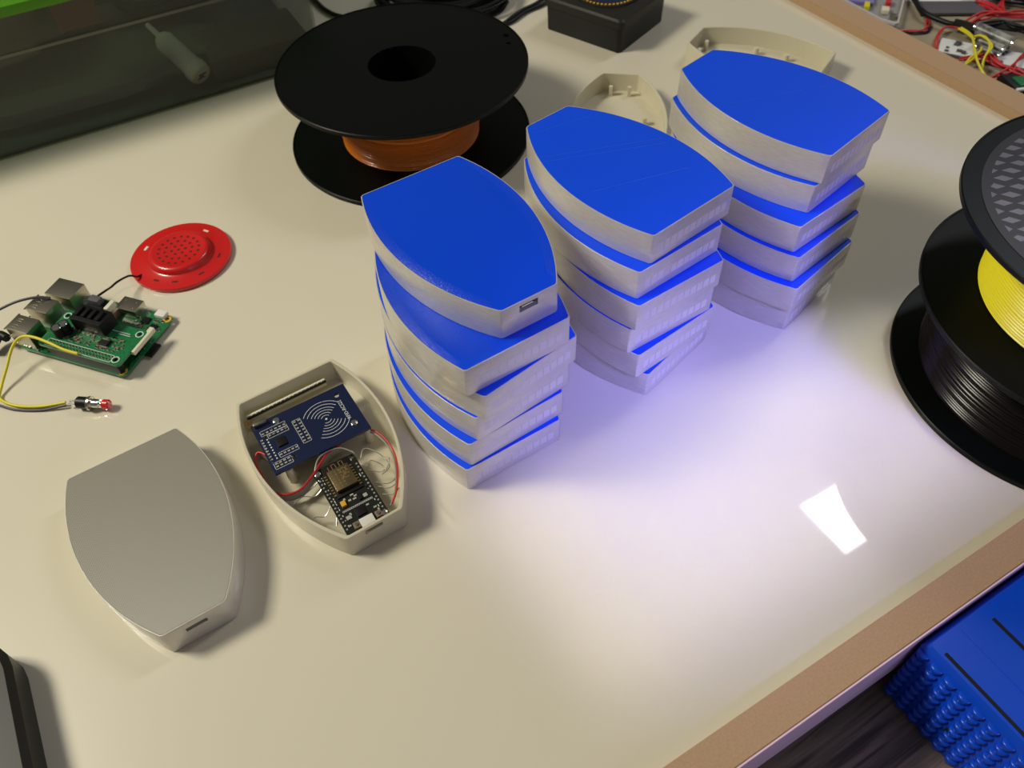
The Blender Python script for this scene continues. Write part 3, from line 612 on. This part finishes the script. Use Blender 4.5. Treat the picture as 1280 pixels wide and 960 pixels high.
# red speaker
rs_ = thing('speaker_disc', 'round red plastic speaker with perforated raised centre, beside the green board', 'speaker', (65.3, 467.3, 0), -0.25)
latheo('disc', 'red', rs_, [(0, 0.6), (36.2, 0.6), (36.6, 2.4), (36.2, 3.6), (34, 3.9), (24.2, 3.9), (23.0, 4.6), (22.4, 6.6), (21.4, 8.2), (19.8, 9.0), (18.4, 9.0), (17.6, 8.7), (0, 8.7)], 96)
bm = bmesh.new()
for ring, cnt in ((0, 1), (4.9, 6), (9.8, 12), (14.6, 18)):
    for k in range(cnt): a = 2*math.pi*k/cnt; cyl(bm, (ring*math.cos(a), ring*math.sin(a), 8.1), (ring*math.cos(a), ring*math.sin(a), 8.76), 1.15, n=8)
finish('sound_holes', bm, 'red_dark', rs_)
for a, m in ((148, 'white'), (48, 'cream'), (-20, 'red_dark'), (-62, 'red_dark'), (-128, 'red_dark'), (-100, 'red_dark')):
    t = math.radians(a); x, y = 29*math.cos(t), 29*math.sin(t); boxo('slot', m, rs_, x-2.2, y-0.9, 3.4, x+2.2, y+0.9, 3.98, 0, t+math.pi/2)

# ------------------------------------------------------------------ black boxes
bb = thing('black_box', 'square black plastic box with ring of gold dots on its lid, at far back', 'box', (499.1, 522.2, 0), math.radians(21.5))
# own frame: near corner at origin, x along the right face, y along the left face
bm = bmesh.new(); R0 = rect(1.5, 1.5, 79, 86.5, 4); R1 = rect(0, 0, 80.6, 88, 5); loft(bm, [(R0, 0), (rect(0.8, 0.8, 79.8, 87.2, 4.5), 24)]); finish('box_body', bm, 'dark', bb)
bm = bmesh.new(); loft(bm, [(rect(-1.2, -1.2, 81.8, 89.2, 5), 24), (rect(-1.2, -1.2, 81.8, 89.2, 5), 30.5), (rect(0.6, 0.6, 80, 87.4, 5), 32.2)]); ld = finish('lid', bm, 'labelblack', bb)
cc = (40.5, 43)
latheo('dial', 'navy', ld, [(0, 32.0), (23, 32.0), (23, 33.0), (0, 33.0)], 64, cc)
latheo('dial_ring', 'labelblack', ld, [(23, 32.0), (32.5, 32.0), (32, 33.6), (24, 33.6), (23, 33.2)], 64, cc)
bm = bmesh.new()
for k in range(48): a = 2*math.pi*k/48; cyl(bm, (cc[0]+28.5*math.cos(a), cc[1]+28.5*math.sin(a), 33.5), (cc[0]+28.5*math.cos(a), cc[1]+28.5*math.sin(a), 34.1), 1.1, n=8)
finish('gold_dots', bm, 'amber', ld)
bl = bmesh.new(); loft(bl, [(rect(-190, 20, -91.5, 224, 24), 0), (rect(-190, 20, -91, 224, 24), 17), (rect(-188, 22, -94, 221, 22), 20)])
kk = thing('black_case', 'black plastic case with rounded corner at the lower left of the table', 'case', (0, 0, 0)); finish('shell', bl, 'labelblack', kk)
boxo('seam', 'dark', kk, -104, 40, 19.6, -103, 190, 20.2)
# cables at the back
cc_ = thing('cable_coil', 'coil of black cable lying behind the orange spool', 'cable', (408, 706, 0), math.radians(-33))
bm = bmesh.new(); rs2 = random.Random(5)
for k in range(9):
    a_, b_ = rs2.uniform(52, 66), rs2.uniform(38, 48); ox, oy = rs2.uniform(-5, 5), rs2.uniform(-4, 4)
    pts = [(ox+a_*math.cos(2*math.pi*i/14), oy+b_*math.sin(2*math.pi*i/14), 3.2+(k % 5)*5.2+1.2*math.sin(i*1.9+k)) for i in range(15)]
    tube(bm, pts, 2.8, 8, 5)
finish('cable_loops', bm, 'wire_blk', cc_)
bm = bmesh.new(); loft(bm, [(rect(-30, -22, 40, 22, 8), 0), (rect(-30, -22, 40, 22, 8), 26), (rect(-27, -19, 37, 19, 8), 29)]); finish('adapter_block', bm, 'dark', cc_)
wire('black_cable', 'wire_blk', [(300, 830, 3), (299, 800, 3), (299, 775, 3), (300, 757, 3), (306, 738, 3), (322, 722, 3), (352, 714, 4)], 2.3, 'black cable running from the back edge to behind the orange spool', 'cable')
for d, nm in ((0, 'one nearer the orange spool'), (7, 'one nearer the back edge')):
    wire('black_lead', 'wire_blk', [(428+d, 628+d*0.3, 2.4), (442+d*0.6, 634-d*0.5, 2.4), (465+d*0.5, 644-d*0.6, 2.4), (489+d*0.4, 650-d*0.9, 2.4), (520, 668-d, 2.4), (560, 700-d, 2.4)], 1.7, 'thin black lead between orange spool and square black box, '+nm, 'cable', 'twin black leads')

# ------------------------------------------------------------------ storage tub, upper left
tt = math.radians(-1.75)
tu = thing('storage_tub', 'large frosted see-through plastic storage tub with green lid, full of parts', 'tub', (262, 664.0, 0), tt)
# own frame: front right bottom corner at origin, tub to -x and +y
def tubring(g): return rect(-620-g, -g*0.35, g, 330+g, 14)
bm = bmesh.new()
loft(bm, [(tubring(-2), 0), (tubring(0), 2), (tubring(1.5), 80), (tubring(1.5), 83), (tubring(3), 110), (tubring(1), 110), (tubring(-0.5), 83), (tubring(-0.5), 80), (tubring(-2), 3)]); finish('tub_wall', bm, 'tub', tu, 40)
bm = bmesh.new(); loft(bm, [(tubring(1.6), 79.9), (tubring(3.6), 80.2), (tubring(3.6), 82.4), (tubring(1.7), 82.8)], False, False); finish('stiffening_rib', bm, 'tub_rib', tu)
boxo('tub_floor', 'junk_blue', tu, -612, 4, 2.0, -6, 322, 3.4)
bm = bmesh.new(); box(bm, -622, -4, 110, 6, 334, 118, 2); finish('lid', bm, 'lid_glass', tu)
def junk(name, m, label, cat, x0, y0, z0, x1, y1, z1, amp, seed):
    bm = bmesh.new(); r = random.Random(seed); g = bmesh.ops.create_icosphere(bm, subdivisions=4, radius=1.0)
    from mathutils import noise
    for v in bm.verts:
        p_ = v.co.copy(); q_ = Vector((abs(c)**0.55*(1 if c > 0 else -1) for c in p_)); nz = noise.noise(p_*2.3+Vector((seed, 0, 0)))*amp + noise.noise(p_*6+Vector((seed, 3, 0)))*amp*0.4
        q_ *= 0.82+nz; q_ = Vector((max(-1, min(1, c)) for c in q_))
        v.co = Vector(((x0+x1)/2+q_.x*(x1-x0)/2, (y0+y1)/2+q_.y*(y1-y0)/2, (z0+z1)/2+q_.z*(z1-z0)/2))
    o = finish(name, bm, m, None, 70); return tag(o, label, cat, None, (262, 664.0, 0), tt)
junk('plastic_bag', 'junk_blue', 'slate-blue crumpled bag at the bottom of the see-through tub', 'bag', -400, 14, 3.4, -60, 140, 32, 0.22, 1)
junk('wrapped_bundle', 'junk_olive', 'olive wrapped bundle standing at the left inside the see-through tub', 'bundle', -440, 40, 30, -190, 230, 106, 0.2, 2)
junk('green_bag', 'junk_green', 'dark green bag heaped behind the white tube in the tub', 'bag', -196, 75, 30, -14, 290, 106, 0.2, 3)
tag(boxo('small_carton', 'junk_brown', None, -206, 30, 74, -172, 50, 104, 1.0), 'brown-red carton upright inside the tub, above the pale rib line', 'carton', None, (262, 664.0, 0), tt)
tag(boxo('grey_block', 'slate', None, -100, 12, 3.5, -8, 74, 26, 2.0), 'dark slate block at the right end inside the tub', 'block', None, (262, 664.0, 0), tt)
# white tube: axis leaning up and back
wt = thing('white_tube', 'white plastic tube with dark-slotted end leaning inside the tub', 'tube', (150, 682, 17.5), 0)
ax = Vector((-20, 50, 25)).normalized(); qm = ax.to_track_quat('Z', 'Y').to_matrix().to_4x4()
def axl(name, m, prof, n=32):
    bm = bmesh.new(); lathe(bm, prof, n); bmesh.ops.transform(bm, matrix=qm, verts=bm.verts); return finish(name, bm, m, wt)
axl('barrel', 'paper', [(0, -3), (8, -3), (10, -1.5), (10.8, 2), (10.8, 7), (9.6, 8), (9.4, 44), (7, 48), (2.5, 50), (2.3, 66), (0, 66)])
o = axl('end_ring', 'cream', [(7.2, -3.4), (9.4, -3.0), (9.8, -1.0), (7.2, -2.9), (7.2, -3.4)])
bm = bmesh.new(); box(bm, -4.4, 0.8, -3.7, 3.6, 2.6, -2.9); box(bm, -3.2, -2.8, -3.7, 4.4, -1.0, -2.9); box(bm, -0.9, -2.6, -3.7, 1.1, 2.4, -2.9); bmesh.ops.transform(bm, matrix=qm, verts=bm.verts); finish('end_slots', bm, 'slot', wt)

# ------------------------------------------------------------------ blue ribbed case, lower right
bc = thing('organizer_case', 'glossy blue plastic case with slotted top and bumpy ribbed side, lower right', 'case', (294.5, -16.1, -60))
bm = bmesh.new(); LX, LY = 330, 190
prof = [(0, 0, 0), (0, 0, 58)]
loft(bm, [(rect(1.5, -LY, LX, -1.5, 2), 0), (rect(0.8, -LY, LX, -0.8, 2), 60), (rect(3.2, -LY+2, LX-2, -3.6, 2), 64.5)]); bod = finish('case_body', bm, 'case_blue', bc)
for i in range(9):
    x = 4.8+i*34.0; boxo('slot', 'slot', bc, x, -130, 64.2, x+2.0, -10.5, 64.62, 0)
for i in range(8):
    x = 21.5+i*34.0; boxo('seam', 'case_blue', bc, x, -150, 64.4, x+0.7, -6, 64.72, 0)
rib = None
for c in range(18):
    bm = bmesh.new(); y0 = -4.6-c*8.3
    for k in range(8):
        z = 4.5+k*7.3
        prof_ = [(0, -3.4), (1.9, -3.3), (3.5, 1.6), (3.5, 3.0), (2.8, 3.5), (0, 3.5)]
        n = 8; rings = []
        for r_, zz in prof_:
            rings.append([bm.verts.new((0.9-r_*math.sin(math.pi*i/n)*0.85, r_*0.95*math.cos(math.pi*i/n), z+zz)) for i in range(n+1)] if r_ > 0 else [bm.verts.new((0.9, 0, z+zz))])
        for A, B in zip(rings, rings[1:]):
            for i in range(n):
                if len(A) == 1: bm.faces.new((A[0], B[i], B[i+1]))
                elif len(B) == 1: bm.faces.new((A[i], A[i+1], B[0]))
                else: bm.faces.new((A[i], A[i+1], B[i+1], B[i]))
    o = finish('bumpy_rib', bm, 'case_blue', bc, 50); o.location = (0, y0*S, 0)
boxo('notch', 'slot', bc, 0.2, -40, 21, 1.2, -34, 25)

# ------------------------------------------------------------------ electronics on the far bench
tr = thing('clear_tray', 'small clear plastic tray of loose parts beyond the far edging', 'tray', (735, 427, 0), 0)
TP = [(0, 0), (4.6, -12), (8, -13), (83, 42), (85, 46), (60, 116), (56, 118), (2, 118), (0, 116)]
def tp(k): cx, cy = 38, 52; return [(cx+(x-cx)*k, cy+(y-cy)*k) for x, y in TP]
bm = bmesh.new(); loft(bm, [(tp(1), 0.2), (tp(1), 6.5), (tp(0.975), 6.5), (tp(0.975), 1.4)]); finish('tray_wall', bm, 'clear', tr)
bm = bmesh.new(); loft(bm, [(tp(1.012), 5.0), (tp(1.012), 6.9), (tp(0.965), 6.9), (tp(0.965), 5.0), (tp(1.012), 5.0)], False, False); finish('tray_rim', bm, 'clear_rim', tr)
def trpart(name, m, label, cat, x, y, sx, sy, sz, rz):
    t = math.radians(35); X, Y = x, y
    bm = bmesh.new(); box(bm, -sx/2, -sy/2, 0, sx/2, sy/2, sz, 0.6); o = finish(name, bm, m); tag(o, label, cat, None, (X, Y, 1.5), t+rz); return o
trpart('violet_pouch', 'violet', 'flat violet pouch in the clear tray', 'pouch', 766, 482, 46, 26, 3, 0.1)
trpart('yellow_tag', 'wire_yel', 'small yellow tag in the clear tray', 'tag', 749, 458, 11, 5, 4, 0.1)
trpart('red_switch', 'wire_red', 'small red switch in the clear tray', 'switch', 771, 451, 9, 5, 4, 0.1)
trpart('pale_relay', 'cream', 'pale cream relay in the clear tray', 'relay', 757, 442, 9, 7, 4, 0.1)
trpart('silver_coin_cell', 'silver', 'small silver component in the clear tray corner', 'component', 755, 430, 7, 6, 3, 0)
wire('black_power_cable', 'wire_blk', [(812, 470, 4), (791.0, 437.0, 6), (779.0, 419.0, 7), (777.0, 404.0, 7), (780.0, 387.0, 7), (785.0, 376.0, 8), (788.0, 358.0, 8), (790, 345, 6)], 2.5, 'thick black power cable curving onto the bench beyond the far edging', 'cable')
bm = bmesh.new(); tube(bm, [(782, 383, 8), (785.5, 374, 8.5), (787.5, 362, 8.5)], 4.2, 10, 4); tag(finish('cable_boot', bm, 'dark'), 'black moulded connector at the end of the thick power cable', 'connector', None, (0, 0, 0))
def bundle(label, pts, n, grp, m='wire_red', r=0.8, jit=2.2, seed=0):
    rr = random.Random(seed)
    for k in range(n):
        P = [(x+rr.uniform(-jit, jit), y+rr.uniform(-jit, jit), z+k*0.9) for x, y, z in pts]
        wire('red_wire' if m == 'wire_red' else ('yellow_wire' if m == 'wire_yel' else 'black_wire'), m, P, r, label, 'wire', grp)
bundle('thin red wires running beside the clear tray on the bench', [(737, 410, 1.5), (749, 402, 1.5), (760, 395, 1.5), (774, 405, 1.5), (786, 415, 1.5), (810, 422, 1.5)], 2, 'red wires beside the clear tray', seed=1)
bundle('thin dark wires running beside the clear tray on the bench', [(738, 407, 1.2), (750, 399, 1.2), (762, 392, 1.2), (776, 404, 1.2), (790, 417, 1.2)], 2, 'dark wires beside the clear tray', 'wire_blk', 0.6, 1.5, 2)
bundle('red wires fanning out behind the battery cells', [(786, 376, 4), (802, 378, 5), (817, 377, 6), (832, 371, 6), (850, 360, 5), (880, 340, 4)], 5, 'red wires behind the battery cells', r=1.1, jit=3.5, seed=3)
bundle('red wires crossing at the far right top of the bench', [(842, 404, 3), (838, 385, 5), (834, 372, 6), (850, 385, 5), (870, 392, 3)], 4, 'red wires at the far right top', r=1.1, jit=4, seed=4)
bundle('red wires looping beside the thick black cable end', [(740, 366, 1.5), (756, 378, 4), (774, 384, 5), (783, 376, 6), (780, 356, 4)], 2, 'red wires beside the black cable end', seed=5)
bundle('red wires in front of the grey module near the far edging', [(743, 336, 3), (754, 331, 5), (762, 324, 6), (758, 312, 5), (764, 300, 4), (766, 280, 3)], 5, 'red wires in front of the grey module', r=0.95, jit=5.5, seed=6)
bundle('red wires bridging the black cell holder at the right edge', [(744, 308, 3), (758, 302, 7), (772, 308, 7), (790, 311, 5), (810, 318, 3)], 2, 'red wires over the black holder', r=0.95, jit=3, seed=7)
bundle('black wires tangled behind the battery cells', [(800, 365, 3), (815, 360, 5), (826, 350, 5), (836, 335, 4), (850, 315, 3)], 6, 'black wires behind the battery cells', 'wire_blk', 1.2, 6, 8)
bundle('black wires tangled at the far right top of the bench', [(850, 420, 3), (862, 400, 5), (872, 385, 5), (886, 360, 4)], 7, 'black wires at the far right top', 'wire_blk', 1.4, 9, 9)
bundle('yellow wires knotted over the grey module near the far edging', [(774, 372, 10), (765, 352, 13), (748, 334, 13), (737, 320, 10), (734, 303, 4), (740, 286, 1.4)], 2, 'yellow wires over the grey module', 'wire_yel', 1.0, 1.6, 10)
bundle('yellow wires looping back from the knot over the module', [(770, 352, 12), (773, 345, 14), (764, 331, 14), (748, 322, 11), (738, 314, 4)], 2, 'yellow wire loops', 'wire_yel', 1.0, 1.6, 11)
bundle('short yellow wires crossing the knot toward the far edging', [(736, 331, 3), (742, 331, 9), (750, 330, 13), (760, 333, 12)], 2, 'short yellow wires', 'wire_yel', 1.0, 2, 12)
md = thing('grey_module', 'long pale grey circuit module under the yellow wires on the bench', 'module', (776, 332, 0), math.radians(-58))
boxo('board', 'silk', md, -46, -14, 1.0, 50, 12, 2.6, 0.2); boxo('board_edge', 'slate', md, -46, -16, 0.2, 50, -14, 2.4)
bm = bmesh.new(); rr = random.Random(2)
for i in range(22): smd(bm, rr.uniform(-40, 10), rr.uniform(-12, 8), 2.6, rr.uniform(2, 5), rr.uniform(1, 3), rr.uniform(0.8, 2.5))
o = finish('surface_parts', bm, 'slate', md); o['kind'] = 'stuff'
for (x0, y0, z, x1, y1, r, lab) in ((789, 364, 9.5, 792, 327, 5.6, 'fat silver-and-black battery cell beyond the far edging'), (776, 352, 7.5, 780, 327, 4.4, 'slimmer dark cell lying in front of the fat battery cell'), (768, 344, 6.5, 771, 324, 3.0, 'smallest silver cell nearest the yellow wires')):
    t = thing('battery_cell', lab, 'battery', (x0, y0, z)); d = Vector((x1-x0, y1-y0, 0)); n_ = d.normalized()
    bm = bmesh.new(); cyl(bm, (0, 0, 0), d, r, n=20); finish('wrap', bm, 'cell', t)
    bm = bmesh.new(); cyl(bm, d, d+n_*1.2, r*0.92, n=20); finish('end_cap', bm, 'steel', t); bm = bmesh.new(); cyl(bm, -n_*1.2, (0, 0, 0), r*0.92, n=20); finish('end_cap', bm, 'steel', t)
hb = thing('black_holder', 'black plastic cell holder with white lip at the right frame edge', 'holder', (748, 292, 0), math.radians(-20))
boxo('tray_body', 'dark', hb, -4, -16, 0, 34, 12, 6, 1); boxo('white_lip', 'silk', hb, -5, -18, 5.6, 34, -15, 7.4, 0.3); boxo('green_board', 'green', hb, 2, -12, 6, 30, 2, 7.2, 0.2)
bm = bmesh.new(); box(bm, 0, 0, 0, 230, 150, 0.5, 0, 0); tag(finish('paper_sheet', bm, 'paper'), 'white sheet of paper at the far top of the bench', 'paper', None, (793, 447, 0.1), math.radians(-34))
ds = thing('dark_slab', 'flat dark slate slab lying in front of the white paper', 'device', (784, 428, 0), math.radians(-34)); boxo('slab', 'slate', ds, 4, -9, 0.6, 78, 14, 3.4, 0.8); boxo('rim', 'dark', ds, 3.4, -9.6, 0.2, 78.6, 14.6, 0.8, 0)  # plain dark slab along the near side of the paper
